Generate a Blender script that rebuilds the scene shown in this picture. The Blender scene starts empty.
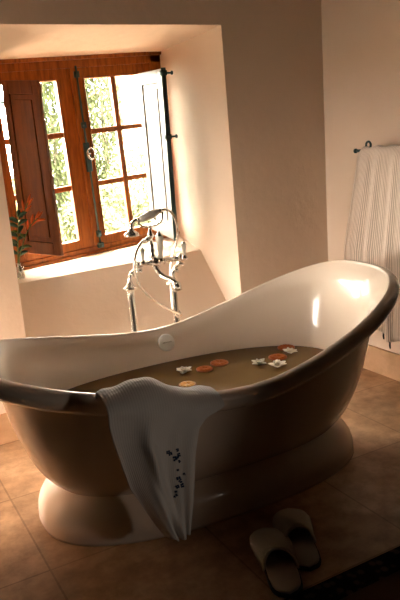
import bpy, bmesh, math, random
from mathutils import Vector as V, Matrix
random.seed(7)
PI = math.pi
C = bpy.context.scene.collection
sc = bpy.context.scene
SCALE = 0.86            # the whole place was surveyed in a unit a little larger than a metre

# ------------------------------------------------------------------ materials
def mat(name, col, rough=.6, metal=0, spec=.5, coat=0, trans=0, ior=1.45):
    m = bpy.data.materials.new(name); m.use_nodes = True
    b = m.node_tree.nodes['Principled BSDF']
    b.inputs['Base Color'].default_value = (*col, 1)
    b.inputs['Roughness'].default_value = rough
    b.inputs['Metallic'].default_value = metal
    b.inputs['Specular IOR Level'].default_value = spec
    b.inputs['Coat Weight'].default_value = coat
    b.inputs['Coat Roughness'].default_value = .08
    b.inputs['Transmission Weight'].default_value = trans
    b.inputs['IOR'].default_value = ior
    return m
def nd(m, t, **k):
    n = m.node_tree.nodes.new(t)
    for a, v in k.items(): setattr(n, a, v)
    return n
def lk(m, a, b): m.node_tree.links.new(a, b)
def coords(m, scale=(1, 1, 1), rot=(0, 0, 0), loc=(0, 0, 0)):
    tc = nd(m, 'ShaderNodeTexCoord'); mp = nd(m, 'ShaderNodeMapping')
    mp.inputs['Scale'].default_value = scale; mp.inputs['Rotation'].default_value = rot
    mp.inputs['Location'].default_value = loc
    lk(m, tc.outputs['Object'], mp.inputs['Vector']); return mp.outputs['Vector']
def noise(m, vec, scale, detail=4, rough=.55):
    n = nd(m, 'ShaderNodeTexNoise'); n.inputs['Scale'].default_value = scale
    n.inputs['Detail'].default_value = detail; n.inputs['Roughness'].default_value = rough
    lk(m, vec, n.inputs['Vector']); return n.outputs['Fac']
def ramp(m, fac, stops):
    r = nd(m, 'ShaderNodeValToRGB'); cr = r.color_ramp
    while len(cr.elements) < len(stops): cr.elements.new(.5)
    for e, (p, c) in zip(cr.elements, stops): e.position = p; e.color = (*c, 1)
    lk(m, fac, r.inputs['Fac']); return r.outputs['Color']
def bump(m, h, strength=.3, dist=.01):
    b = nd(m, 'ShaderNodeBump'); b.inputs['Strength'].default_value = strength
    b.inputs['Distance'].default_value = dist
    lk(m, h, b.inputs['Height']); lk(m, b.outputs['Normal'], m.node_tree.nodes['Principled BSDF'].inputs['Normal'])
def base(m, col): lk(m, col, m.node_tree.nodes['Principled BSDF'].inputs['Base Color'])

def plaster(name, a, b):
    m = mat(name, a, .85, spec=.2); v = coords(m)
    base(m, ramp(m, noise(m, v, 1.7, 3), [(.3, a), (.7, b)]))
    bump(m, noise(m, v, 14, 5), .25, .012); return m
M = {}
M['plaster'] = plaster('lime_plaster', (.85, .70, .575), (.80, .65, .52))
M['plaster_dark'] = plaster('light_absorbing_plaster', (.035, .023, .015), (.028, .018, .012))  # unseen walls and ceiling darkened so little light bounces onto the foreground
def wood(name, dark, light, rough=.35):
    m = mat(name, light, rough, spec=.3, coat=.08); v = coords(m, (14, 14, 1.6))
    n = noise(m, v, 3.2, 6, .65)
    base(m, ramp(m, n, [(.25, dark), (.55, light), (.8, tuple(x * 1.25 for x in light))]))
    bump(m, n, .12, .004); return m
M['wood'] = wood('varnished_wood', (.12, .029, .004), (.33, .098, .014))
M['wood_dark'] = wood('aged_shutter_wood', (.085, .024, .006), (.19, .056, .013))
M['white_paint'] = mat('white_painted_wood', (.21, .205, .195), .45)
M['iron'] = mat('dark_green_iron', (.045, .085, .080), .45, metal=.4)
M['chrome'] = mat('polished_chrome', (.93, .90, .84), .16, metal=.85)
M['steel_ring'] = mat('worn_steel', (.7, .68, .62), .25, metal=1)
M['porcelain'] = mat('porcelain', (.92, .88, .80), .3, coat=.2)
M['enamel'] = mat('white_tub_enamel', (.85, .71, .58), .24, spec=.4, coat=.45)
M['enamel'].node_tree.nodes['Principled BSDF'].inputs['Coat Roughness'].default_value = .05
M['rubber'] = mat('dark_rubber', (.03, .03, .028), .7)
M['mark'] = mat('engraved_mark', (.20, .16, .12), .5)
# glass: a thin clear sheet
def pane_glass():
    m = bpy.data.materials.new('window_glass'); m.use_nodes = True
    nt = m.node_tree; nt.nodes.clear()
    o = nd(m, 'ShaderNodeOutputMaterial'); mx = nd(m, 'ShaderNodeMixShader'); t = nd(m, 'ShaderNodeBsdfTransparent')
    g = nd(m, 'ShaderNodeBsdfGlossy'); g.inputs['Roughness'].default_value = .03
    t.inputs['Color'].default_value = (.97, .98, .96, 1); mx.inputs['Fac'].default_value = .06
    lk(m, t.outputs[0], mx.inputs[1]); lk(m, g.outputs[0], mx.inputs[2]); lk(m, mx.outputs[0], o.inputs['Surface'])
    return m
M['pane'] = pane_glass()
M['bottle'] = pane_glass(); M['bottle'].name = 'bottle_glass'
M['bottle'].node_tree.nodes['Mix Shader'].inputs['Fac'].default_value = .35
def water():
    m = mat('herbal_bath_water', (.13, .07, .02), .07, spec=.22, coat=.0)
    v = coords(m); base(m, ramp(m, noise(m, v, 3, 3), [(.3, (.125, .068, .018)), (.7, (.16, .09, .026))]))
    bump(m, noise(m, v, 9, 2), .04, .01); return m
M['water'] = water()
def stone():
    m = mat('travertine_tile', (.5, .3, .17), .42, spec=.35)
    v = coords(m, loc=(.134, .212, 0))
    br = nd(m, 'ShaderNodeTexBrick', offset=0.0, squash=1.0)
    br.inputs['Scale'].default_value = 1.0; br.inputs['Brick Width'].default_value = .604
    br.inputs['Row Height'].default_value = .604; br.inputs['Mortar Size'].default_value = .0045
    br.inputs['Mortar Smooth'].default_value = .3; br.inputs['Bias'].default_value = 0
    br.inputs['Color1'].default_value = (.92, .92, .92, 1); br.inputs['Color2'].default_value = (1.06, 1.06, 1.06, 1)
    br.inputs['Mortar'].default_value = (.66, .64, .62, 1)
    lk(m, v, br.inputs['Vector'])
    n = noise(m, v, 2.6, 7, .62); n2 = noise(m, v, 11, 5, .7)
    c = ramp(m, n, [(.28, (.30, .17, .09)), (.48, (.50, .31, .175)), (.60, (.62, .40, .24)), (.78, (.40, .235, .125))])
    c2 = ramp(m, n2, [(.35, (.72, .70, .68)), (.6, (1.05, 1.05, 1.05))])
    def mul(a, b):
        x = nd(m, 'ShaderNodeMix', data_type='RGBA', blend_type='MULTIPLY'); x.inputs[0].default_value = 1
        lk(m, a, x.inputs[6]); lk(m, b, x.inputs[7]); return x.outputs[2]
    base(m, mul(mul(c, c2), br.outputs['Color']))
    bump(m, n2, .15, .004); return m
M['stone'] = stone()
def skirting():
    m = mat('stone_skirting', (.46, .27, .14), .5, spec=.3); v = coords(m)
    base(m, ramp(m, noise(m, v, 5, 6, .65), [(.3, (.50, .30, .17)), (.55, (.66, .43, .26)), (.8, (.56, .35, .20))]))
    return m
M['skirting'] = skirting()
def cloth(name, a, b, scale, axis='X', strength=.5):
    m = mat(name, a, .95, spec=.1)
    m.node_tree.nodes['Principled BSDF'].inputs['Sheen Weight'].default_value = .3
    uv = nd(m, 'ShaderNodeUVMap'); w = nd(m, 'ShaderNodeTexWave', bands_direction=axis)
    w.inputs['Scale'].default_value = scale; w.inputs['Distortion'].default_value = .6; w.inputs['Detail'].default_value = 2
    lk(m, uv.outputs[0], w.inputs['Vector'])
    base(m, ramp(m, w.outputs['Fac'], [(.15, b), (.6, a)]))
    bump(m, w.outputs['Fac'], strength, .006); return m
M['towel'] = cloth('white_waffle_cotton', (.68, .64, .60), (.63, .59, .55), 14, 'X', .18)
M['towel_rib'] = cloth('ribbed_cotton', (.84, .72, .62), (.50, .40, .33), 26, 'X', .5)
M['slip'] = mat('slipper_terry', (.55, .50, .42), .95, spec=.1)
v_ = coords(M['slip']); bump(M['slip'], noise(M['slip'], v_, 160, 2), .5, .003)
M['insole'] = mat('slipper_insole', (.46, .40, .34), .95, spec=.1)
M['blue'] = mat('navy_embroidery_thread', (.012, .035, .085), .8)
M['orange_pulp'] = mat('orange_pulp', (.42, .10, .010), .7, spec=.15)
M['orange_fresh'] = mat('fresh_orange_pulp', (.85, .38, .04), .35)
M['rind'] = mat('orange_rind', (.36, .085, .010), .5)
M['pith'] = mat('pale_pith', (.75, .48, .20), .6)
M['petal'] = mat('cream_petal', (.85, .78, .64), .6)
M['stamen'] = mat('yellow_stamen', (.62, .38, .08), .7)
M['leaf'] = mat('deep_green_leaf', (.020, .075, .032), .4)
M['stem'] = mat('green_stem', (.10, .16, .03), .5)
M['bloom'] = mat('orange_bloom', (.72, .13, .012), .5)
M['rug'] = mat('dark_rug_field', (.12, .075, .045), .95, spec=.1)
def rugb():
    m = mat('patterned_rug_border', (.03, .025, .02), .95, spec=.1); v = coords(m)
    vo = nd(m, 'ShaderNodeTexVoronoi'); vo.inputs['Scale'].default_value = 26; lk(m, v, vo.inputs['Vector'])
    base(m, ramp(m, vo.outputs['Distance'], [(.25, (.10, .065, .045)), (.42, (.018, .014, .012))])); return m
M['rug_border'] = rugb()
def foliage(name, a, b):
    m = mat(name, a, .7, spec=.15); v = coords(m); base(m, ramp(m, noise(m, v, 3, 3), [(.3, a), (.7, b)])); return m
M['cypress'] = foliage('cypress_foliage', (.055, .070, .027), (.078, .092, .040))
M['bush'] = foliage('bush_foliage', (.075, .088, .036), (.11, .12, .058))
M['bark'] = mat('bark', (.16, .12, .09), .9)
M['gravel'] = foliage('pale_gravel', (.10, .095, .075), (.16, .15, .12))
M['house'] = mat('white_render', (.8, .77, .70), .9)
M['roof'] = mat('terracotta_roof', (.50, .27, .16), .9)

# ------------------------------------------------------------------ helpers
def obj(name, bm, m, parent=None, smooth=True, bevel=0, subsurf=0, solid=0):
    me = bpy.data.meshes.new(name)
    bmesh.ops.recalc_face_normals(bm, faces=bm.faces)
    bm.to_mesh(me); bm.free()
    for p in me.polygons: p.use_smooth = smooth
    me.materials.append(M[m] if isinstance(m, str) else m)
    o = bpy.data.objects.new(name, me); C.objects.link(o)
    if parent:
        o.parent = parent
        pl = parent.location.copy(); par = parent.parent
        while par: pl += par.location; par = par.parent
        for v in me.vertices: v.co -= pl
    if solid: s = o.modifiers.new('s', 'SOLIDIFY'); s.thickness = solid; s.offset = 0
    if bevel:
        b = o.modifiers.new('b', 'BEVEL'); b.width = bevel; b.segments = 3; b.limit_method = 'ANGLE'; b.angle_limit = math.radians(35)
    if subsurf: s = o.modifiers.new('ss', 'SUBSURF'); s.levels = subsurf; s.render_levels = subsurf
    if bevel or not smooth: pass
    return o
def pivot(o, p):
    """move a one-mesh thing's origin to its base point"""
    p = V(p)
    for v in o.data.vertices: v.co -= p
    o.location = p; return o
def tag(o, label=None, cat=None, group=None, kind=None):
    for k, v in (('label', label), ('category', cat), ('group', group), ('kind', kind)):
        if v: o[k] = v
    return o
def empty(name, loc, label=None, cat=None, group=None, kind=None):
    o = bpy.data.objects.new(name, None); C.objects.link(o); o.location = loc; o.empty_display_size = .1
    return tag(o, label, cat, group, kind)
def new(): return bmesh.new()
def box(bm, x0, x1, y0, y1, z0, z1, F=None, nx=1, nz=1):
    F = F or (lambda x, y, z: V((x, y, z)))
    vs = [bm.verts.new(F(x, y, z)) for x in (x0, x1) for y in (y0, y1) for z in (z0, z1)]
    for f in ((0, 1, 3, 2), (4, 6, 7, 5), (0, 4, 5, 1), (2, 3, 7, 6), (0, 2, 6, 4), (1, 5, 7, 3)):
        bm.faces.new([vs[i] for i in f])
def tube(bm, pts, r, seg=12, caps=True):
    pts = [V(p) for p in pts]; n = len(pts)
    rs = r if isinstance(r, (list, tuple)) else [r] * n
    t0 = (pts[1] - pts[0]).normalized(); a = t0.orthogonal().normalized(); rings = []
    for i, p in enumerate(pts):
        t = (pts[min(i + 1, n - 1)] - pts[max(i - 1, 0)]).normalized()
        a = (a - t * a.dot(t)).normalized(); b = t.cross(a)
        rings.append([bm.verts.new(p + (a * math.cos(q * 2 * PI / seg) + b * math.sin(q * 2 * PI / seg)) * rs[i]) for q in range(seg)])
    for i in range(n - 1):
        for q in range(seg):
            bm.faces.new((rings[i][q], rings[i][(q + 1) % seg], rings[i + 1][(q + 1) % seg], rings[i + 1][q]))
    if caps: bm.faces.new(rings[0]); bm.faces.new(rings[-1])
def spline(pts, n=8):
    pts = [V(p) for p in pts]; out = []
    P = [pts[0] * 2 - pts[1]] + pts + [pts[-1] * 2 - pts[-2]]
    for i in range(1, len(P) - 2):
        for k in range(n):
            t = k / n; a, b, c, d = P[i - 1], P[i], P[i + 1], P[i + 2]
            out.append(.5 * ((2 * b) + (c - a) * t + (2 * a - 5 * b + 4 * c - d) * t * t + (3 * b - a - 3 * c + d) * t ** 3))
    out.append(pts[-1]); return out
def lathe(bm, base_p, axis, prof, seg=24):
    """prof: list of (radius, height along axis)"""
    axis = V(axis).normalized(); a = axis.orthogonal().normalized(); b = axis.cross(a); base_p = V(base_p); rings = []
    for r, h in prof:
        rings.append([bm.verts.new(base_p + axis * h + (a * math.cos(q * 2 * PI / seg) + b * math.sin(q * 2 * PI / seg)) * max(r, 1e-4)) for q in range(seg)])
    for i in range(len(rings) - 1):
        for q in range(seg):
            bm.faces.new((rings[i][q], rings[i][(q + 1) % seg], rings[i + 1][(q + 1) % seg], rings[i + 1][q]))
    bm.faces.new(rings[0]); bm.faces.new(rings[-1])
def loft(bm, rings, close=True, cap0=False, cap1=False):
    R = [[bm.verts.new(p) for p in r] for r in rings]; n = len(R[0])
    for i in range(len(R) - 1):
        for q in range(n if close else n - 1):
            bm.faces.new((R[i][q], R[i][(q + 1) % n], R[i + 1][(q + 1) % n], R[i + 1][q]))
    if cap0: bm.faces.new(R[0])
    if cap1: bm.faces.new(R[-1])
    return R
def gridmesh(bm, P, uvs=None):
    """P[i][j] points; makes a quad sheet with uv = (j, i) fractions"""
    R = [[bm.verts.new(p) for p in row] for row in P]; uvl = bm.loops.layers.uv.new('UVMap')
    ni, nj = len(R), len(R[0])
    for i in range(ni - 1):
        for j in range(nj - 1):
            f = bm.faces.new((R[i][j], R[i][j + 1], R[i + 1][j + 1], R[i + 1][j]))
            for l, (a, b) in zip(f.loops, ((i, j), (i, j + 1), (i + 1, j + 1), (i + 1, j))):
                l[uvl].uv = (b / (nj - 1), a / (ni - 1))
def lerp(a, b, t): return a + (b - a) * t
def interp(tab, x):
    if x <= tab[0][0]: return tab[0][1]
    for (x0, y0), (x1, y1) in zip(tab, tab[1:]):
        if x <= x1: return y0 + (y1 - y0) * (x - x0) / (x1 - x0)
    return tab[-1][1]

# ------------------------------------------------------------------ room shell
XL, XR, YB, YW, ZC = -1.6, 2.80, -1.8, 3.43, 3.05
YG = 4.07                               # plane of the window frame's face
YO = 4.35                               # outer face of the thick wall
bm = new(); box(bm, XL - .2, XR + .2, YB - .2, YW + .95, -.12, 0)
floor = obj('floor', bm, 'stone', smooth=False); floor['kind'] = 'structure'
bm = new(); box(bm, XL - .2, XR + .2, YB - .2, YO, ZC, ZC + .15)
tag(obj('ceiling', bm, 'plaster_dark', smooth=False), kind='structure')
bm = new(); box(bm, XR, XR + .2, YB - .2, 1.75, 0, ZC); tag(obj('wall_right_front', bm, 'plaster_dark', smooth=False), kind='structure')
bm = new(); box(bm, XR, XR + .2, 1.75, YO, 0, ZC)
tag(obj('wall_right', bm, 'plaster', smooth=False), kind='structure')
LW = (2.70, 3.34, .25, 1.40)                # added unseen opening in the left wall, to light the tub and right wall
bm = new()
box(bm, XL - .2, XL, YB - .2, LW[0], 0, ZC); box(bm, XL - .2, XL, LW[1], YO, 0, ZC)
box(bm, XL - .2, XL, LW[0], LW[1], 0, LW[2]); box(bm, XL - .2, XL, LW[0], LW[1], LW[3], ZC)
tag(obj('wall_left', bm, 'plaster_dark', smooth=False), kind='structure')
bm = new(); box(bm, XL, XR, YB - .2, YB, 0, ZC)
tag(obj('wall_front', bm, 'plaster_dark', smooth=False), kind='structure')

bm = new(); box(bm, XL, .12, 2.50, 2.62, 0, ZC)      # added unseen partition, keeps the left opening's light off the foreground
tag(obj('wall_light_block', bm, 'plaster', smooth=False), kind='structure')
# window wall with its deep splayed recess
FTL, FTR = V((.77, YW, 2.09)), V((2.085, YW, 2.103))
FBL, FBR = V((.775, YW, .27)), V((2.12, YW, .27))
BTL, BTR = V((.80, YG + .03, 1.992)), V((1.992, YG + .03, 2.041))
BBL, BBR = V((.835, YG + .03, .79)), V((2.033, YG + .03, .872))
SL, SR = V((.815, 3.786, .767)), V((2.043, 3.786, .793))
bm = new()
def q(*p): bm.faces.new([vert(x) for x in p])
cache = {}
def vert(p):
    k = tuple(round(c, 4) for c in p)
    if k not in cache: cache[k] = bm.verts.new(p)
    return cache[k]
W = lambda x, z, y=YW: V((x, y, z))
q(W(XL, 0), W(FBL.x, 0), FBL, FTL, W(XL, ZC))
q(W(XL, ZC), FTL, FTR, W(XR, ZC))
q(W(FBL.x, 0), W(FBR.x, 0), FBR, FBL)
q(W(FBR.x, 0), W(XR, 0), W(XR, ZC), FTR, FBR)
q(FTL, BTL, BTR, FTR)                       # soffit
q(FBL, FBR, SR, SL)                         # battered apron below the sill
q(SL, SR, BBR, BBL)                         # sill
q(FTL, FBL, SL, BTL); q(SL, BBL, BTL)       # left reveal
q(FTR, BTR, SR, FBR); q(SR, BTR, BBR)       # right reveal
OTL, OTR, OBL, OBR = V((.72, YO, 2.10)), V((2.10, YO, 2.13)), V((.72, YO, .72)), V((2.14, YO, .80))
q(BTL, BTR, OTR, OTL); q(BBL, BBR, OBR, OBL); q(BTL, OTL, OBL, BBL); q(BTR, OTR, OBR, BBR)
q(W(XL, 0, YO), W(OBL.x, 0, YO), OBL, OTL, W(XL, ZC, YO)); q(W(XL, ZC, YO), OTL, OTR, W(XR, ZC, YO))
q(W(OBL.x, 0, YO), W(OBR.x, 0, YO), OBR, OBL); q(W(OBR.x, 0, YO), W(XR, 0, YO), W(XR, ZC, YO), OTR, OBR)
wb = obj('wall_back', bm, 'plaster', smooth=False, bevel=.014); tag(wb, kind='structure')

# stone skirtings
def skirt(name, x0, x1, y0, y1):
    bm = new(); box(bm, x0, x1, y0, y1, 0, .165)
    tag(obj(name, bm, 'skirting', smooth=False, bevel=.004), kind='structure')
skirt('baseboard_back', XL, XR - .018, YW - .018, YW)
skirt('baseboard_right', XR - .018, XR, YB, YW - .018)

# ------------------------------------------------------------------ window
win = empty('window_1', (1.43, YG, .83), kind='structure')
win['label'] = 'varnished orange-brown wooden casement window with open shutters above the bathtub'
CB = (V((.845, 0, .782)), V((2.033, 0, .878)), V((1.992, 0, 2.043)), V((.805, 0, 1.994)))
def FW(u, y, w):            # the old frame sits a little crooked in its opening
    a, b = u / 1.19, w / 1.20
    p = CB[0] * (1 - a) * (1 - b) + CB[1] * a * (1 - b) + CB[2] * a * b + CB[3] * (1 - a) * b
    return V((p.x, YG + y, p.z))
def wbar(bm, u0, u1, w0, w1, y0, y1): box(bm, u0, u1, y0, y1, w0, w1, FW)
bm = new()
wbar(bm, -.02, .070, -.02, 1.22, -.01, .09); wbar(bm, 1.120, 1.21, -.02, 1.22, -.01, .09)
wbar(bm, -.02, 1.21, 1.140, 1.22, -.01, .09); wbar(bm, -.02, 1.21, -.02, .046, -.01, .09)
wbar(bm, -.02, 1.21, 1.185, 1.22, -.03, -.01); wbar(bm, -.0, 1.19, -.0, .018, -.03, -.01)
obj('window_frame', bm, 'wood', win, smooth=False, bevel=.004)
def sash(u0, u1, g0, g1, mu):
    bm = new(); m_ = .016
    wbar(bm, u0, g0, .044, 1.146, .0, .05); wbar(bm, g1, u1, .044, 1.146, .0, .05)
    wbar(bm, g0, g1, .044, .103, .0, .05); wbar(bm, g0, g1, 1.075, 1.146, .0, .05)
    wbar(bm, mu - m_, mu + m_, .103, 1.075, .006, .045)
    for wv in (.433, .757):
        wbar(bm, g0, mu - m_, wv - m_, wv + m_, .008, .043); wbar(bm, mu + m_, g1, wv - m_, wv + m_, .008, .043)
    # thin moulding round the glass field
    e = .008
    wbar(bm, g0 - e, g0, .103, 1.075, -.008, 0); wbar(bm, g1, g1 + e, .103, 1.075, -.008, 0)
    wbar(bm, g0 - e, g1 + e, .103 - e, .103, -.008, 0); wbar(bm, g0 - e, g1 + e, 1.075, 1.075 + e, -.008, 0)
    s = obj('sash', bm, 'wood', win, smooth=False, bevel=.003)
    for (a, b) in ((g0, mu - m_), (mu + m_, g1)):
        for (c, d) in ((.103, .433 - m_), (.433 + m_, .757 - m_), (.757 + m_, 1.075)):
            bm = new(); wbar(bm, a, b, c, d, .024, .028)
            obj('pane', bm, 'pane', s, smooth=False)
    return s
sash(.066, .598, .135, .493, .318)
sash(.602, 1.124, .670, 1.050, .862)
bm = new(); wbar(bm, .583, .607, .05, 1.14, -.014, -.001); obj('astragal', bm, 'wood', win, smooth=False, bevel=.004)
# cremone bolt
bm = new()
tube(bm, [FW(.622, -.018, 1.150), FW(.622, -.018, .062)], .0065, 8)
for w_ in (1.10, .80, .12): wbar(bm, .608, .636, w_ - .018, w_ + .018, -.028, -.001)
wbar(bm, .604, .640, .03, .062, -.034, -.001)
cb = obj('cremone_bolt', bm, 'iron', win)
bm = new(); lathe(bm, FW(.624, -.001, .62), (0, -1, 0), [(.0, 0), (.001, .002)], 6); bm.free()
bm = new(); wbar(bm, .600, .640, .515, .695, -.026, -.001); obj('lock_plate', bm, 'iron', win, smooth=False, bevel=.008)
bm = new()
cc = FW(.634, -.044, .625)
tube(bm, [cc + V((.024 * math.cos(t), .006 * math.cos(t), .034 * math.sin(t))) for t in [k * 2 * PI / 20 for k in range(21)]], .0045, 8)
tube(bm, [FW(.626, -.025, .625), FW(.626, -.048, .625)], .006, 8)
obj('ring_pull', bm, 'steel_ring', win)

def shutter(hinge, free, th, side, face_m):
    """hinge/free: (bottom, top) points; th thickness towards the back"""
    hb, ht = map(V, hinge); fb, ft = map(V, free)
    nrm = (fb - hb).cross(V((0, 0, 1))).normalized() * side
    def S(u, d, w):
        p = hb * (1 - u) * (1 - w) + fb * u * (1 - w) + ft * u * w + ht * (1 - u) * w
        return p + nrm * d
    bm = new()
    su, sw = .17, .075
    box(bm, 0, su, 0, th, 0, 1, S); box(bm, 1 - su, 1, 0, th, 0, 1, S)
    box(bm, su, 1 - su, 0, th, 0, sw, S); box(bm, su, 1 - su, 0, th, 1 - sw, 1, S)
    o = obj('shutter', bm, face_m, win, smooth=False, bevel=.003)
    bm = new(); box(bm, su, 1 - su, th * .35, th * .65, sw, 1 - sw, S)
    box(bm, su + .07, 1 - su - .07, th * .12, th * .88, sw + .03, 1 - sw - .03, S)
    obj('raised_panel', bm, face_m, o, smooth=False, bevel=.004)
    return o, S
sl, S1 = shutter(((.980, 4.025, .905), (.986, 4.025, 1.893)), ((1.136, 3.78, .890), (1.120, 3.78, 1.865)), .026, 1, 'wood_dark')
bm = new()
for w_ in (.12, .88):
    tube(bm, [S1(-.03, .012, w_ - .03), S1(-.03, .012, w_ + .03)], .008, 8); tube(bm, [S1(-.03, .012, w_), S1(-.03, .012, w_) + V((-.02, .045, 0))], .006, 8)
obj('hinge', bm, 'iron', sl)
bm = new(); box(bm, .80, 1.01, -.004, 0, .955, .975, S1); box(bm, .93, 1.01, -.006, 0, .935, .985, S1); obj('latch', bm, 'steel_ring', sl)
sr, S2 = shutter(((1.846, 4.025, .935), (1.836, 4.025, 1.915)), ((1.794, 3.60, .912), (1.799, 3.60, 1.896)), .026, 1, 'white_paint')
bm = new()
box(bm, 1.0, 1.014, -.001, .027, -.005, 1.005, S2)
obj('edge_strip', bm, 'iron', sr, smooth=False, bevel=.002)
bm = new()
for w_ in (.975, .615):
    a = S2(1.01, .02, w_); b = a + V((.055, -.004, .0))
    tube(bm, [a, b], .0055, 8); lathe(bm, b - V((.004, 0, 0)), (1, 0, 0), [(.004, 0), (.012, .003), (.012, .010), (.004, .014)], 10)
    box(bm, .955, 1.03, -.004, .032, w_ - .014, w_ + .014, S2)
obj('pintle_hook', bm, 'iron', sr)
bm = new()
for w_ in (.12, .88): tube(bm, [S2(-.02, .012, w_ - .03), S2(-.02, .012, w_ + .03)], .008, 8)
obj('hinge', bm, 'iron', sr)

# ------------------------------------------------------------------ bathtub
TX, TY, YAW = 1.285, 2.49, -.045
A, B, NP = .960, .505, 2.75
def sgn(c, e): return math.copysign(abs(c) ** e, c)
def rimz(r, right):
    e = .03; s = ((r * r + e) ** .66 - e ** .66) / ((1 + e) ** .66 - e ** .66)
    return .585 + (.268 if right else .172) * s
def tub_pt(t, a, b, z, n=NP, yaw=YAW):
    c, s = math.cos(t), math.sin(t)
    x, y = a * sgn(c, 2 / n), b * sgn(s, 2 / n)
    return V((TX + x * math.cos(yaw) - y * math.sin(yaw), TY + x * math.sin(yaw) + y * math.cos(yaw), z))
NT = 144
ts = [2 * PI * k / NT + .0001 for k in range(NT)]
def zr(t): c = math.cos(t); return rimz(abs(sgn(c, 2 / NP)), c > 0)
NA, NB, NZ, NN = .665, .315, .165, 2.5          # waist above the plinth
def cr_(tab, u):
    """smooth curve through a table of pairs, u 0..1 along it"""
    n = len(tab) - 1; k = min(int(u * n), n - 1); t = u * n - k
    g = lambda i: tab[max(0, min(n, i))]
    out = []
    for q_ in range(len(tab[0])):
        a, b, c, d = g(k - 1)[q_], g(k)[q_], g(k + 1)[q_], g(k + 2)[q_]
        out.append(.5 * ((2 * b) + (c - a) * t + (2 * a - 5 * b + 4 * c - d) * t * t + (3 * b - a - 3 * c + d) * t ** 3))
    return out
LIP = .076
OUT = [(0, 0), (.10, .26), (.25, .50), (.5, .74), (.75, .885), (1, 1)]      # height share, width share
def outer(u):
    f, g = cr_(OUT, u)
    return [tub_pt(t, lerp(NA, A - .103, g), lerp(NB, B - .060, g), lerp(NZ, zr(t) - LIP - .004, f), lerp(NN, NP, 1 - (1 - f) ** 2)) for t in ts]
rings = [outer(k / 20) for k in range(21)]
for k in range(0, 23):                          # the rolled rim, from underneath over its crest
    ang = math.radians(-120 + k * 255 / 22); dx, dz = math.cos(ang), math.sin(ang)
    rings.append([tub_pt(t, A - .030 + dx * (.042 if dx > 0 else .010), B - .030 + dx * (.038 if dx > 0 else .012), zr(t) - .028 + dz * (.028 if dz > 0 else .052)) for t in ts])
INN = [(1, 1, 1), (.976, .972, .965), (.946, .947, .92), (.912, .926, .85), (.885, .905, .72), (.862, .878, .56), (.828, .83, .38), (.778, .74, .21), (.70, .60, .07), (.58, .42, .01)]
CA, CB_ = A - .037, B - .0385                    # crest line
IZ = .235
def inner(u):
    ha, hb_, v = cr_(INN, u); return [tub_pt(t, CA * ha, CB_ * hb_, lerp(IZ, zr(t) - .008, v), lerp(2.3, NP, 1 - (1 - v) ** 2)) for t in ts]
for k in range(1, 29): rings.append(inner(k / 28))
IA, IB = CA * .58, CB_ * .42
for s_ in (.8, .5, .2): rings.append([tub_pt(t, IA * s_, IB * s_, IZ - .012 * (1 - s_), 2.3) for t in ts])
tub = empty('bathtub', (TX, TY, 0), 'white enamel double-ended freestanding bathtub on a flared plinth under the window', 'bathtub')
bm = new(); loft(bm, rings, cap1=True, cap0=True); obj('basin', bm, 'enamel', tub)
bm = new()
PA, PB = .755, .385
prof = [(1.0, 0), (1.0, .012), (.97, .020), (.985, .034), (.95, .060), (.85, .090), (.66, .118), (.42, .142), (.18, .158), (0, .170), (-.2, .178), (-.5, .180)]
loft(bm, [[tub_pt(t, lerp(NA, PA, f), lerp(NB, PB, f), z, NN) for t in ts] for f, z in prof], cap0=True, cap1=True)
obj('plinth', bm, 'enamel', tub)
def inner_ab(z, zrim):
    lo, hi = 0., 1.
    for _ in range(40):
        u = (lo + hi) / 2; ha, hb_, v = cr_(INN, u)
        if lerp(IZ, zrim - .008, v) > z: lo = u
        else: hi = u
    return CA * ha, CB_ * hb_, lerp(2.3, NP, 1 - (1 - v) ** 2)
def inner_y(x, z): return TY + inner_ab(z, .588)[1]
dy = inner_y(1.33, .525) - .030
dc = V((1.333, dy, .528)); dn = V((0, -1, .38)).normalized()
bm = new(); lathe(bm, dc - dn * .012, dn, [(.036, 0), (.043, .006), (.043, .013), (.038, .017), (.0, .018)], 32)
op = obj('overflow_plate', bm, mat('pale_overflow_enamel', (.97, .95, .92), .3), tub)
bm = new(); up = dn.cross(V((1, 0, 0))).normalized() * -1
for k, (w_, h_) in enumerate(((.003, .005), (.003, .007), (.002, .005), (.003, .006), (.002, .005), (.003, .007))):
    p = dc + dn * .0065 + V((-.021 + k * .0085, 0, 0))
    vs = [bm.verts.new(p + V((a * w_ * .5, 0, 0)) + up * (b * h_ * .5)) for a, b in ((-1, -1), (1, -1), (1, 1), (-1, 1))]
    bm.faces.new(vs)
obj('engraved_lettering', bm, 'mark', op, solid=.001)

WZ = .425
bm = new(); rg = []
for t in ts:
    a, b, n = inner_ab(WZ, zr(t)); rg.append(tub_pt(t, a + .004, b + .004, WZ, n))
low = []
for t in ts:
    a, b, n = inner_ab(WZ - .04, zr(t)); low.append(tub_pt(t, a - .004, b - .004, WZ - .04, n))
loft(bm, [low, rg], cap0=True, cap1=True)
w = obj('bath_water', bm, 'water', smooth=False); pivot(w, (TX, TY, WZ - .04))
tag(w, 'amber-brown herbal bath water filling the white tub', 'water', kind='stuff')

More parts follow.
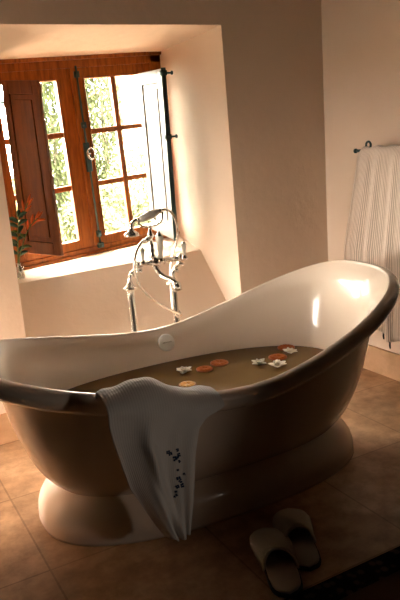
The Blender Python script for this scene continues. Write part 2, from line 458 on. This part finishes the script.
# ---- orange slices and blossoms floating on the water
def orange(x, y, r, label, fresh=False, tilt=(0, 0)):
    t = empty('orange_slice', (x, y, WZ - .002), label, 'orange slice', 'orange slices floating in the bath')
    bm = new(); lathe(bm, (x, y, WZ - .002), (0, 0, 1), [(r * .90, .0), (r, .001), (r, .007), (r * .93, .008), (r * .90, .0075)], 28)
    obj('rind', bm, 'rind', t)
    bm = new()
    for k in range(9):
        a0, a1 = k * 2 * PI / 9 + .05, (k + 1) * 2 * PI / 9 - .05
        am = (a0 + a1) / 2; c = V((x + math.cos(am) * r * .10, y + math.sin(am) * r * .10, 0))
        ring = [c] + [V((x + math.cos(a) * r * .84, y + math.sin(a) * r * .84, 0)) for a in (a0, a0 * .66 + a1 * .34, a0 * .34 + a1 * .66, a1)]
        b0 = [bm.verts.new(p + V((0, 0, WZ + .004))) for p in ring]; b1 = [bm.verts.new(p + V((0, 0, WZ + .0085))) for p in ring]
        bm.faces.new(b1); n = len(ring)
        for i in range(n): bm.faces.new((b0[i], b0[(i + 1) % n], b1[(i + 1) % n], b1[i]))
    obj('pulp', bm, 'orange_fresh' if fresh else 'orange_pulp', t)
    bm = new(); lathe(bm, (x, y, WZ), (0, 0, 1), [(r * .92, .0), (r * .92, .0062), (0, .0062)], 28); obj('pith', bm, 'pith' if fresh else 'orange_pulp', t)
    t.rotation_euler = (tilt[0], tilt[1], random.random())
    return t
orange(1.520, 2.706, .045, 'large dark orange slice floating near the middle, beneath the far tub side')
orange(1.420, 2.676, .040, 'orange slice floating just right of the leftmost white blossom')
orange(1.258, 2.545, .040, 'bright yellow-orange slice floating against the draped towel', True)
orange(1.905, 2.685, .045, 'orange slice floating farthest to the right, partly behind a white blossom')
orange(1.785, 2.590, .046, 'orange slice floating between two white blossoms near the right end')
def blossom(x, y, r, label, seed):
    rnd = random.Random(seed)
    t = empty('white_blossom', (x, y, WZ), label, 'blossom', 'white blossoms floating in the bath')
    bm = new()
    for ring_, (n, tilt, rr) in enumerate(((6, .25, r), (5, .75, r * .7))):
        for k in range(n):
            a = k * 2 * PI / n + rnd.uniform(-.15, .15) + ring_ * .4; tl = tilt + rnd.uniform(-.1, .25)
            d = V((math.cos(a) * math.cos(tl), math.sin(a) * math.cos(tl), math.sin(tl))); s = V((-math.sin(a), math.cos(a), 0)); u = d.cross(s) * -1
            P = []
            for i in range(6):
                f = i / 5; wd = rr * .36 * math.sin(PI * min(1, f * .85 + .15)) ** .7 if f < 1 else rr * .05
                P.append([V((x, y, WZ + .004)) + d * (rr * f) + s * (wd * j) + V((0, 0, 1)) * (abs(j) * .25 * wd) for j in (-1, -.5, 0, .5, 1)])
            R = [[bm.verts.new(p) for p in row] for row in P]
            for i in range(5):
                for j in range(4): bm.faces.new((R[i][j], R[i][j + 1], R[i + 1][j + 1], R[i + 1][j]))
    obj('petals', bm, 'petal', t, solid=.0015)
    bm = new(); lathe(bm, (x, y, WZ + .002), (0, 0, 1), [(.004, 0), (.007, .006), (.006, .013), (.0, .015)], 10); obj('flower_centre', bm, 'stamen', t)
    return t
blossom(1.322, 2.700, .043, 'white blossom farthest to the left in the bath, beside the towel', 1)
blossom(1.655, 2.562, .040, 'white blossom in the middle of the bath near the front rim', 2)
blossom(1.705, 2.480, .048, 'largest white blossom, floating right against the near rim', 3)
blossom(1.868, 2.604, .042, 'white blossom farthest to the right, touching an orange slice', 4)

# ------------------------------------------------------------------ bath filler
FY = 3.09
fil = empty('bath_filler_tap', (1.36, FY, 0), 'chrome floor-standing bath filler with porcelain levers behind the tub', 'tap')
def part(name, build, m='chrome', parent=fil, **k):
    bm = new(); build(bm); return obj(name, bm, m, parent, **k)
for (xt, zt, xm) in ((1.250, .79, 1.300), (1.492, .775, 1.538)):
    part('standpipe', lambda bm: tube(bm, [(xt, FY, 0), (xt, FY, zt)], .0175, 16))
    part('floor_flange', lambda bm: lathe(bm, (xt, FY, 0), (0, 0, 1), [(.04, 0), (.04, .006), (.022, .014), (.019, .03)]))
    part('collar', lambda bm: lathe(bm, (xt, FY, zt - .012), (0, 0, 1), [(.020, 0), (.036, .003), (.036, .011), (.022, .018), (.016, .028), (.013, .040)]))
    part('elbow', lambda bm: (tube(bm, spline([(xt, FY, zt + .02), (xt + .004, FY, zt + .05), (xt + .022, FY, zt + .075), (xm, FY - .004, .868), (xm, FY - .01, .90)], 5), .0115, 12),
                              lathe(bm, (xt + .016, FY, zt + .056), (.6, 0, .8), [(.012, 0), (.018, .004), (.018, .014), (.012, .018)], 14),
                              lathe(bm, (xm, FY - .008, .858), (0, 0, 1), [(.013, 0), (.020, .005), (.020, .016), (.013, .021)], 14)))
part('mixer_body', lambda bm: (tube(bm, [(1.285, FY - .02, .902), (1.555, FY - .02, .902)], .0125, 14),
     lathe(bm, (1.272, FY - .02, .902), (1, 0, 0), [(.0, 0), (.016, .004), (.024, .018), (.024, .036), (.015, .05)]),
     lathe(bm, (1.568, FY - .02, .902), (-1, 0, 0), [(.0, 0), (.016, .004), (.024, .018), (.024, .036), (.015, .05)]),
     lathe(bm, (1.392, FY - .02, .868), (0, 0, 1), [(.015, 0), (.026, .010), (.030, .030), (.026, .05), (.017, .065)]),
     lathe(bm, (1.355, FY - .02, .902), (1, 0, 0), [(.013, 0), (.018, .004), (.018, .012), (.013, .016)], 14),
     lathe(bm, (1.430, FY - .02, .902), (1, 0, 0), [(.013, 0), (.018, .004), (.018, .012), (.013, .016)], 14)))
def lever(x, z0, z1, r, dx=.003):
    y = FY - .045
    p = part('valve', lambda bm: (tube(bm, [(x, FY - .02, z0 - .012), (x, y, z0 - .008)], .013, 12),
                              lathe(bm, (x, y, z0 - .022), (0, 0, 1), [(.006, 0), (.017, .006), (.019, .016), (.012, .024), (.009, .03)], 16)))
    L = z1 - z0
    part('porcelain_lever', lambda bm: lathe(bm, (x, y, z0 + .006), (dx, 0, L), [(r * .55, 0), (r * .62, L * .15), (r * .8, L * .45), (r, L * .78), (r * .92, L * .88), (r * .5, L * .9)], 16), 'porcelain')
    part('lever_finial', lambda bm: lathe(bm, (x + dx, y, z0 + L * .9), (0, 0, 1), [(r * .95, 0), (r * .9, L * .05), (r * .45, L * .13), (r * .3, L * .2), (0, L * .22)], 14), 'chrome')
lever(1.312, .920, .985, .0135); lever(1.412, .918, 1.045, .0205); lever(1.546, .912, .982, .0135)
part('spout', lambda bm: tube(bm, spline([(1.385, FY - .03, .885), (1.385, FY - .05, .862), (1.398, FY - .085, .835), (1.424, FY - .125, .818), (1.436, FY - .15, .80)], 6),
     [.013] * 10 + [.0145] * 10 + [.016] * 5, 16))
part('spout_outlet', lambda bm: lathe(bm, (1.434, FY - .148, .806), (.12, -.25, -1), [(.016, 0), (.022, .006), (.023, .020), (.022, .042), (.017, .043), (.016, .03)], 20))
part('cradle', lambda bm: (lathe(bm, (1.378, FY - .02, .925), (0, 0, 1), [(.016, 0), (.021, .01), (.014, .022), (.019, .035), (.013, .05), (.018, .066), (.011, .08), (.009, .10), (.020, .112), (.012, .128), (.005, .15), (.004, .165)], 18),
     tube(bm, spline([(1.310, FY - .02, 1.130), (1.320, FY - .02, 1.105), (1.345, FY - .02, 1.088), (1.380, FY - .02, 1.085), (1.420, FY - .02, 1.090), (1.446, FY - .02, 1.106), (1.456, FY - .02, 1.150)], 5), .0055, 10)))
part('diverter_outlet', lambda bm: (tube(bm, [(1.385, FY - .02, 1.018), (1.352, FY - .025, 1.022)], .009, 10), lathe(bm, (1.345, FY - .025, 1.022), (1, 0, 0), [(.008, 0), (.013, .003), (.013, .016), (.008, .02)], 12)))

hs = empty('hand_shower', (1.38, FY - .02, 1.11), 'porcelain and chrome telephone-style hand shower resting on the tap cradle, with its hose', 'hand shower')
ax = V((.118, 0, .034))
part('shower_handle', lambda bm: lathe(bm, (1.318, FY - .02, 1.122), ax, [(.008, 0), (.014, .006), (.019, .03), (.022, .060), (.022, .075), (.017, .105), (.013, .118), (.007, .124)], 20), 'porcelain', hs)
part('shower_neck', lambda bm: tube(bm, spline([(1.320, FY - .02, 1.124), (1.300, FY - .02, 1.124), (1.283, FY - .02, 1.112), (1.277, FY - .02, 1.092), (1.276, FY - .02, 1.075)], 6), .009, 12), 'chrome', hs)
for h0 in (V((1.312, FY - .02, 1.121)), V((1.436, FY - .02, 1.154))):
    part('ferrule', lambda bm: lathe(bm, h0, ax, [(.009, 0), (.014, .003), (.014, .010), (.009, .013)], 14), 'chrome', hs)
part('shower_head', lambda bm: lathe(bm, (1.276, FY - .02, 1.090), (0, 0, -1), [(.009, 0), (.013, .006), (.016, .014), (.034, .024), (.038, .032), (.038, .040), (.030, .042), (0, .040)], 26), 'chrome', hs)
part('shower_hose', lambda bm: tube(bm, spline([(1.440, FY - .02, 1.156), (1.470, FY - .02, 1.160), (1.500, FY - .02, 1.146), (1.522, FY - .02, 1.110), (1.534, FY - .015, 1.05), (1.540, FY + .02, .98), (1.520, FY + .045, .90), (1.502, FY + .045, .80), (1.506, FY + .04, .66), (1.520, FY + .0, .600),
     (1.500, FY - .035, .607), (1.455, FY - .04, .635), (1.400, FY - .045, .672), (1.335, FY - .055, .730), (1.285, FY - .06, .79), (1.260, FY - .06, .86), (1.262, FY - .06, .93), (1.285, FY - .055, .985), (1.318, FY - .04, 1.016), (1.348, FY - .025, 1.022)], 6), .0068, 10), 'chrome', hs)

# ------------------------------------------------------------------ towel over the tub rim
def towel_tub():
    Ltab = [(.12, .842), (.20, .795), (.37, .712), (.55, .668), (.62, .655), (.72, .655)]
    Rtab = [(.12, .905), (.26, .930), (.44, .952), (.53, .975), (.58, 1.03), (.62, 1.085), (.72, 1.075)]
    NU, NV = 60, 90
    yc = TY - B + .01
    P = []
    path = []           # (y, z offset from rim crest, stage)
    def pt(u, v):
        # v 0..1 : inside bottom -> crest -> outside hem
        xr = lerp(.665, 1.07, u)
        t_ = math.acos(max(-1, min(1, ((xr - TX) / A)))) if False else None
        r = abs((xr - TX) / A); zc = rimz(min(1, r), False) + .002
        bulge = math.exp(-((u - .36) / .27) ** 2) * min(1, u / .06 + .25)
        puff = .060 * bulge + .004
        if v < .22:
            f = v / .22; y = lerp(yc + .19, yc + .055, f); z = lerp(zc - .13, zc - .004 + puff * .8, f ** .8)
            x = lerp(lerp(.70, 1.06, u), lerp(.665, 1.09, u), f)
            y += .012 * math.sin(u * 17)
        elif v < .40:
            f = (v - .22) / .18; ang = PI * f
            y = yc - .017 + math.cos(ang) * .066; z = zc - .004 + math.sin(ang) * .020 + puff * (.8 + .2 * math.sin(ang)) * (1 - .75 * f ** 2)
            z -= .035 * f ** 3
            x = lerp(lerp(.665, 1.09, u), lerp(.655, 1.085, u), f)
            fold = .0035 * math.sin(u * 15 + 1) + .002 * math.sin(u * 29 + f * 2)
            y += fold * .6; z += fold * (1 - f * .5)
        else:
            f = (v - .40) / .60; z0 = zc - .043 + puff * .2
            zend = .128 + .010 * (1 - u) + .012 * math.sin(u * 9)
            # right-hand flap ends high and folds back behind
            z = lerp(z0, zend, f)
            l, r_ = interp(Ltab, z), interp(Rtab, z)
            uu = u + .055 * math.sin(u * 2 * PI * 1.5 + .4) * f ** .5 * (u * (1 - u) * 4)
            x = lerp(l, r_, uu)
            amp = .008 + .020 * f ** .6
            y = yc - .083 + .010 * f + amp * math.sin(u * 10.5 + .4 + 1.6 * f) * (1 - .55 * min(1, max(0, (u - .62) / .1))) + .006 * f * math.sin(u * 23 + 2)
            y += -.012 * math.exp(-((u - .30 - .35 * f) / .07) ** 2) * min(1, f * 4) * 1.8
        return V((x, y, z))
    for i in range(NV + 1): P.append([pt(j / NU, i / NV) for j in range(NU + 1)])
    bm = new(); gridmesh(bm, P)
    root = empty('draped_towel', (.86, 1.93, .13), 'white towel with small navy floral embroidery draped over the front rim of the tub', 'towel')
    t = obj('towel_cloth', bm, 'towel', root, solid=.007, subsurf=1)
    bm = new(); rnd = random.Random(3)
    marks = [(.62, .46, .0085), (.76, .445, .008), (.70, .438, .0105), (.84, .452, .0085), (.55, .470, .009), (.80, .47, .007), (.80, .425, .006),
             (.79, .395, .005), (.75, .365, .009), (.80, .350, .0085), (.86, .332, .0095), (.73, .330, .0085), (.68, .315, .006), (.96, .375, .0055), (.62, .292, .005), (.70, .300, .006)]
    def find(xt, zt):
        best = min((abs(pt(u / 40, v / 120).x - xt) + abs(pt(u / 40, v / 120).z - zt), u / 40, v / 120) for u in range(41) for v in range(50, 118))
        return best[1], best[2]
    for (fx, z, r) in marks:
        x = .878 + (fx - .70) * .12
        u, v = find(x, z); p = pt(u, v); du = (pt(min(1, u + .02), v) - pt(max(0, u - .02), v)).normalized(); dv = (pt(u, v + .01) - pt(u, v - .01)).normalized()
        n = du.cross(dv).normalized()
        if n.y > 0: n = -n
        for k in range(4):
            a = k * PI / 2 + rnd.random(); c = p + n * .0055 + (du * math.cos(a) + dv * math.sin(a)) * r * .55
            lathe(bm, c - n * .002, n, [(r * .42, 0), (r * .38, .002), (0, .003)], 8)
    obj('embroidery', bm, 'blue', root)
towel_tub()

# ------------------------------------------------------------------ towel rail and hanging towel on right wall
rail = empty('towel_rail', (XR, 2.5, 1.35), 'dark iron double towel rail fixed to the right-hand wall', 'towel rail')
RX = 2.62
part('upper_bar', lambda bm: (tube(bm, [(RX, 2.945, 1.365), (RX, 2.05, 1.365)], .008, 10), lathe(bm, (RX, 2.955, 1.365), (0, -1, 0), [(.004, 0), (.013, .006), (.013, .014), (.008, .022)], 12)), 'iron', rail)
part('lower_bar', lambda bm: tube(bm, [(2.72, 2.985, 1.305), (2.72, 2.05, 1.305)], .008, 10), 'iron', rail)
for y_ in (2.842, 2.15):
    part('bracket', lambda bm: (tube(bm, [(XR - .002, y_, 1.35), (XR - .06, y_, 1.345), (RX, y_, 1.365)], .008, 10), lathe(bm, (XR, y_, 1.35), (-1, 0, 0), [(.03, 0), (.03, .006), (.012, .012)], 16),
         tube(bm, [(2.72, y_, 1.347), (2.72, y_, 1.305)], .007, 8),
         tube(bm, [V((RX, y_, 1.395)) + V((0, math.cos(a) * .018, math.sin(a) * .018)) for a in [k * 2 * PI / 16 for k in range(17)]], .006, 8)), 'iron', rail)
def towel_rail():
    NU, NV = 110, 60
    def pt(u, v):
        y = lerp(2.905, 2.10, u)
        fl = math.sin(u * 46 + .6) * .55 + math.sin(u * 21 + 2.0) * .6 + math.sin(u * 83) * .25
        if v < .25:
            f = 1 - v / .25; z = lerp(1.355, .62, f); x = 2.650 + .007 * fl * (.3 + f)
            yy = y + .05 * f * (1 - u * 1.5)
        elif v < .37:
            a = PI * (v - .25) / .12; x = RX + .004 + math.cos(a) * .026; z = 1.355 + math.sin(a) * .030; yy = y
            sag = .010 * math.sin(u * 46); z += sag * math.sin(a) * .5 - (.030 * max(0, 1 - u / .06) ** 2)
        else:
            f = (v - .37) / .63
            zend = .400 - .06 * min(1, u / .35) + .012 * math.sin(u * 30)
            z = lerp(1.355, zend, f)
            if u < .06: z -= .030 * (1 - u / .06) ** 2 * (1 - f)
            yy = y + (.125 * min(1, f * 1.8) - .15 * max(0, f - .62)) * (1 - min(1, u * 1.6))
            x = 2.594 - .020 * f + (.004 + .016 * f ** .7) * fl
        return V((x, yy, z))
    P = [[pt(j / NU, i / NV) for j in range(NU + 1)] for i in range(NV + 1)]
    bm = new(); gridmesh(bm, P)
    root = empty('hanging_towel', (RX, 2.5, .36), 'ribbed cream towel hanging in folds from the rail on the right wall', 'towel')
    obj('towel_cloth', bm, 'towel_rib', root, solid=.006)
    for k in range(10):
        bm = new(); u = .02 + k * .09; p = pt(u, 1.0)
        tube(bm, [p + V((0, 0, .004)), p + V((.001, .002, -.018)), p + V((.002, .0, -.036))], [.004, .0055, .004], 6)
        obj('tassel', bm, 'rubber', root)
towel_rail()

# ------------------------------------------------------------------ slippers
def slipper(toe, heel, label, flip):
    toe, heel = V((toe[0], toe[1], 0)), V((heel[0], heel[1], 0)); L = (toe - heel).length; d = (toe - heel) / L; s = V((d.y, -d.x, 0)) * flip
    root = empty('slipper', heel, label, 'slipper', 'pair of slippers on the floor')
    def half(f):        # half width along the sole, f 0 heel .. 1 toe
        return interp([(0, .0), (.03, .030), (.10, .050), (.25, .056), (.42, .055), (.60, .064), (.78, .069), (.90, .058), (.96, .041), (1.0, .0)], f)
    def cen(f): return .006 * math.sin(f * PI)
    outl = [(f, 1) for f in [k / 24 for k in range(25)]] + [(f, -1) for f in [k / 24 for k in range(23, 0, -1)]]
    def ring(grow, z):
        r = []
        for f, sd in outl:
            ff = .5 + (f - .5) * (1 + 2 * grow / L); r.append(heel + d * (L * ff) + s * (sd * (half(f) + (grow if 0 < f < 1 else 0)) + cen(f)) + V((0, 0, z)))
        return r
    bm = new(); loft(bm, [ring(-.004, .0005), ring(.003, .004), ring(.003, .014), ring(-.001, .017)], cap0=True, cap1=True); obj('sole', bm, 'rubber', root)
    bm = new(); loft(bm, [ring(-.003, .015), ring(-.002, .020), ring(-.008, .023)], cap0=True, cap1=True); obj('insole', bm, 'insole', root)
    # toe cap
    P = []
    N = 22
    for i in range(17):
        q_ = i / 16; row = []
        for j in range(N + 1):
            a = PI * j / N; f0 = .37 + .10 * math.sin(a) ** 1.5 - .02 * math.cos(a)     # opening edge dips back at the sides
            f = lerp(f0, .995, q_ ** .9)
            h = .058 * min(1, ((1 - f) / .45)) ** .5 if f < 1 else 0
            wd = half(min(f, .995)) + .004
            row.append(heel + d * (L * f) + s * (math.cos(a) * wd + cen(f)) + V((0, 0, .012 + math.sin(a) ** .75 * max(h, .012))))
        P.append(row)
    bm = new(); gridmesh(bm, P); up_ = obj('upper', bm, 'slip', root, solid=.007)
    bm = new(); tube(bm, P[0], .0055, 8); obj('opening_trim', bm, 'insole', up_)
    return root
slipper((1.238, 1.945), (1.098, 1.585), 'white closed-toe slipper nearest the rug, the left one of the pair', 1)
slipper((1.396, 2.002), (1.238, 1.660), 'white closed-toe slipper nearer the tub, the right one of the pair', -1)

# ------------------------------------------------------------------ rug
rug = empty('rug', (1.9, 1.0, 0), 'dark rug with a black patterned border in front of the slippers', 'rug')
X0, X1, Y0, Y1 = .85, 2.70, .35, 1.585
bm = new()
bw = .10
for a in ((X0, X1, Y1 - bw, Y1), (X0, X1, Y0, Y0 + bw), (X0, X0 + bw, Y0 + bw, Y1 - bw), (X1 - bw, X1, Y0 + bw, Y1 - bw)): box(bm, *a, .001, .009)
obj('patterned_border', bm, 'rug_border', rug, smooth=False)
bm = new(); box(bm, X0 + bw, X1 - bw, Y0 + bw, Y1 - bw, .001, .008); obj('rug_field', bm, 'rug', rug, smooth=False)

# ------------------------------------------------------------------ bottle with sprigs on the sill
VX, VY, VZ = .885, 3.845, .782
vb = empty('glass_bottle', (VX, VY, VZ), 'small clear glass bottle on the left end of the window sill', 'bottle')
part('bottle_body', lambda bm: lathe(bm, (VX, VY, VZ), (0, 0, 1), [(.022, 0), (.027, .003), (.028, .05), (.026, .062), (.012, .074), (.011, .088), (.014, .090), (.014, .094), (.009, .094), (.009, .074), (.023, .060), (.025, .006), (0, .005)], 20), 'bottle', vb)
part('bottle_water', lambda bm: lathe(bm, (VX, VY, VZ + .007), (0, 0, 1), [(.024, 0), (.024, .030), (0, .030)], 20), mat('vase_water', (.75, .80, .55), .02, trans=1, ior=1.33), vb)
def leaf(bm, p, d, L, wd, curl=.3):
    d = V(d).normalized(); s = d.cross(V((0, 1, .2))).normalized(); n = s.cross(d); R = []
    for i in range(7):
        f = i / 6; w_ = wd * math.sin(PI * min(1, f * .93 + .05)) ** .8; c = V(p) + d * (L * f) + V((0, 0, -curl * L * f * f)); R.append([bm.verts.new(c - s * w_ + n * w_ * .25), bm.verts.new(c), bm.verts.new(c + s * w_ + n * w_ * .25)])
    for i in range(6):
        for j in range(2): bm.faces.new((R[i][j], R[i][j + 1], R[i + 1][j + 1], R[i + 1][j]))
def sprig(name, pts, label, cat, leaves, leaf_m, flowers):
    r = empty(name, pts[0], label, cat); sp = spline(pts, 6)
    part('stem', lambda bm: tube(bm, sp, .0028, 6), 'stem', r)
    if leaves: part('leaves', lambda bm: [leaf(bm, sp[int(f * (len(sp) - 1))], d, L, w_) for f, d, L, w_ in leaves], leaf_m, r, solid=.001)
    if flowers: part('blossoms', lambda bm: [leaf(bm, p, d, L, w_, -.1) for p, d, L, w_ in flowers], 'bloom', r, solid=.003)
B0 = V((VX, VY, VZ + .012))
rd = random.Random(5)
sprig('leafy_sprig', [B0, B0 + V((0, 0, .09)), (.893, 3.84, .97), (.905, 3.83, 1.08), (.915, 3.82, 1.14)], 'dark green leafy sprig standing in the small glass bottle', 'sprig',
      [(f, (math.cos(a), .3 * math.sin(a), .8), .075, .013) for f, a in [(.35, 0), (.38, 3.1), (.45, .5), (.5, 2.6), (.55, 3.4), (.6, 0.2), (.65, 2.8), (.7, 1.0), (.75, 3.6), (.8, .1), (.85, 2.2), (.9, 3.), (.97, 1.4), (.99, .6)]], 'leaf', None)
p1 = [B0 + V((.004, 0, 0)), B0 + V((.004, 0, .09)), (.925, 3.82, 1.00), (.970, 3.81, 1.08), (1.015, 3.80, 1.12)]
s1 = spline(p1, 6)
fl = []
for f, d in ((.70, (.1, 0, 1)), (.76, (.9, 0, .5)), (.82, (.3, 0, 1)), (.88, (1, 0, .1)), (.93, (.6, 0, .9)), (.99, (1, 0, -.2)), (.99, (.8, 0, .7))):
    fl.append((s1[int(f * (len(s1) - 1))], d, .055, .008))
sprig('flowering_stem', p1, 'branching orange flower stem leaning right out of the glass bottle', 'flower', [(.45, (1, 0, .3), .06, .010), (.55, (-.6, 0, 1), .05, .009)], 'stem', fl)
p2 = [B0 + V((-.004, .004, 0)), B0 + V((-.002, .002, .09)), (.905, 3.85, 1.05), (.945, 3.85, 1.14), (.985, 3.85, 1.21)]
s2 = spline(p2, 6)
fl = [(s2[int(f * (len(s2) - 1))], d, .06, .007) for f, d in ((.62, (-.4, 0, 1)), (.70, (.2, 0, 1)), (.80, (.9, 0, .6)), (.86, (-.1, 0, 1)), (.93, (.9, 0, .8)), (.99, (.5, 0, 1)))]
sprig('flowering_stem', p2, 'tallest orange flower stem in the glass bottle, rising before the brown shutter', 'flower', [(.5, (-1, 0, .4), .05, .009)], 'stem', fl)

# ------------------------------------------------------------------ outside
bm = new(); box(bm, -20, 40, YO + .02, 60, -.75, -.6); box(bm, -20, XL - .22, -20, YO + .02, -.75, -.6); tag(obj('garden_ground', bm, 'gravel', smooth=False), kind='structure')
def tree(name, x, y, z0, H_, R_, m, n, label, cat, seed, columnar, group):
    rnd = random.Random(seed); r = empty(name, (x, y, z0), label, cat, group)
    part('trunk', lambda bm: tube(bm, [(x, y, z0), (x + .02, y, z0 + H_ * .5)], [.10 if columnar else .05, .03], 8), 'bark', r)
    bm = new()
    for k in range(n):
        f = rnd.random() ** (.9 if columnar else .7); a = rnd.uniform(0, 2 * PI)
        if columnar: rr = R_ * (math.sin(PI * min(1, f * .9 + .08)) ** .6) * (.7 + .35 * rnd.random()); z = z0 + .15 + f * (H_ - .15)
        else: ph = math.acos(1 - 1.6 * rnd.random()); rr = R_ * math.sin(ph) * (.65 + .45 * rnd.random()); z = z0 + H_ * .5 + H_ * .5 * math.cos(ph) * (.7 + .4 * rnd.random())
        c = V((x + rr * math.cos(a), y + rr * math.sin(a), z)); s = (.075 if columnar else .055) * rnd.uniform(.7, 1.4)
        d = V((rnd.gauss(0, .5), rnd.gauss(0, .5), 1 if columnar else rnd.gauss(0, .7))).normalized(); e = d.orthogonal().normalized()
        bm.faces.new([bm.verts.new(c + p) for p in (d * s, e * s * .45, -d * s * .6, -e * s * .45)])
    obj('foliage', bm, m, r, smooth=False)
tree('cypress_tree', 5.40, 14, -.6, 6.2, .42, 'cypress', 9000, 'tall columnar cypress seen through the upper left pane of the right sash', 'tree', 1, True, None)
tree('cypress_tree', 4.40, 14.4, -.6, 5.6, .36, 'cypress', 8000, 'slender cypress seen through the panes right of the brown shutter', 'tree', 2, True, None)
bs = [(2.30, 9.9, 1.7, .62), (3.85, 10.4, 1.5, .72), (2.95, 8.2, 1.3, .50), (2.05, 7.6, 1.0, .42), (4.10, 8.75, 1.4, .50), (5.30, 11.9, 2.0, .78)]
bl = ['pale green garden bush seen through the left sash, beyond the smallest bush', 'wide pale green bush seen behind two nearer bushes in the right sash', 'nearer bush seen behind the bolt at the window centre', 'smallest garden bush, nearest the window, low in the left sash',
      'near bush low in the right sash, beside the white shutter', 'tallest and broadest bush, farthest off, below the cypress in the right sash']
for i, (x, y, h, r_) in enumerate(bs): tree('garden_bush', x, y, -.6, h, r_, 'bush', 4500, bl[i], 'bush', 10 + i, False, 'bushes in the garden outside')
hb = empty('garden_house', (9.5, 20, -.6), 'white rendered house with a terracotta eave beyond the right sash', 'house')
part('house_wall', lambda bm: box(bm, 8.0, 15, 20, 24, -.6, 3.0), 'house', hb, smooth=False)
part('eave', lambda bm: box(bm, 7.8, 15.2, 19.6, 24, 3.0, 3.16), 'roof', hb, smooth=False)
part('tiled_roof', lambda bm: (lambda F: box(bm, 0, 1, 0, 1, 0, 1, F))(lambda a, b, c: V((lerp(7.8, 15.2, a), lerp(19.6, 22, b), 3.18 + b * 1.0 + c * .1))), 'roof', hb, smooth=False)

# ------------------------------------------------------------------ light
wd = bpy.data.worlds.new('World'); sc.world = wd; wd.use_nodes = True
nt = wd.node_tree; bg = nt.nodes['Background']
tc = nt.nodes.new('ShaderNodeTexCoord'); sx = nt.nodes.new('ShaderNodeSeparateXYZ'); rp = nt.nodes.new('ShaderNodeValToRGB')
nt.links.new(tc.outputs['Generated'], sx.inputs[0]); nt.links.new(sx.outputs['Z'], rp.inputs['Fac']); nt.links.new(rp.outputs['Color'], bg.inputs['Color'])
rp.color_ramp.elements[0].position = 0; rp.color_ramp.elements[0].color = (1, .89, .76, 1)
rp.color_ramp.elements[1].position = .6; rp.color_ramp.elements[1].color = (1.0, .91, .80, 1)
bg.inputs['Strength'].default_value = 42.0
def light(name, typ, loc, direction, **k):
    l = bpy.data.lights.new(name, typ); o = bpy.data.objects.new(name, l); C.objects.link(o); o.location = loc
    o.rotation_euler = V(direction).to_track_quat('-Z', 'Y').to_euler()
    for a, v in k.items(): setattr(l, a, v)
    return o
light('sun', 'SUN', (1.4, 8, 8), (.10, -.39, -1), energy=14, angle=.02, color=(1, .92, .78))
po = light('window_portal', 'AREA', (1.42, 4.33, 1.42), (0, -1, 0), shape='RECTANGLE', size=1.45, size_y=1.45)
po.data.cycles.is_portal = True
po = light('added_opening_portal', 'AREA', (XL - .19, (LW[0] + LW[1]) / 2, (LW[2] + LW[3]) / 2), (1, 0, 0), shape='RECTANGLE', size=LW[3] - LW[2], size_y=LW[1] - LW[0])  # portal of the added opening in the left wall
po.data.cycles.is_portal = True
light('towel_fill_spot', 'SPOT', (1.95, -.5, .98), V((.50, 2.1, .42)) - V((1.95, -.5, .98)), energy=17, color=(1, .84, .70), shadow_soft_size=.07, spot_size=math.radians(29), spot_blend=.9)  # added unseen spot for the faint light on the towel and tub front

# ------------------------------------------------------------------ camera
Fp, P_, R_, Y_ = 670., math.radians(13.6), math.radians(4.2), math.radians(62)
f = V((math.cos(Y_) * math.cos(P_), math.sin(Y_) * math.cos(P_), -math.sin(P_)))
r = f.cross(V((0, 0, 1))).normalized(); u = r.cross(f)
cr = r * math.cos(R_) - u * math.sin(R_); cu = r * math.sin(R_) + u * math.cos(R_)
cam = bpy.data.cameras.new('camera'); co = bpy.data.objects.new('camera', cam); C.objects.link(co)
co.matrix_world = Matrix(((cr.x, cu.x, -f.x, 0), (cr.y, cu.y, -f.y, 0), (cr.z, cu.z, -f.z, 1.5), (0, 0, 0, 1)))
cam.sensor_fit = 'VERTICAL'; cam.sensor_height = 36; cam.lens = Fp / 600 * 36; cam.clip_end = 200
sc.camera = co

# bring everything to metres
for o in list(C.objects):
    if o.parent: continue
    o.location = o.location * SCALE
    if o.type in ('MESH', 'EMPTY'): o.scale = (SCALE,) * 3
for l in bpy.data.lights:
    if l.type == 'AREA': l.size *= SCALE; l.size_y *= SCALE
    if l.type in ('AREA', 'SPOT'): l.energy *= SCALE ** 2

vs = sc.view_settings
sc.display_settings.display_device = 'sRGB'
vs.view_transform = 'Standard'; vs.look = 'None'; vs.gamma = 1; vs.use_curve_mapping = False
vs.exposure = 0.52
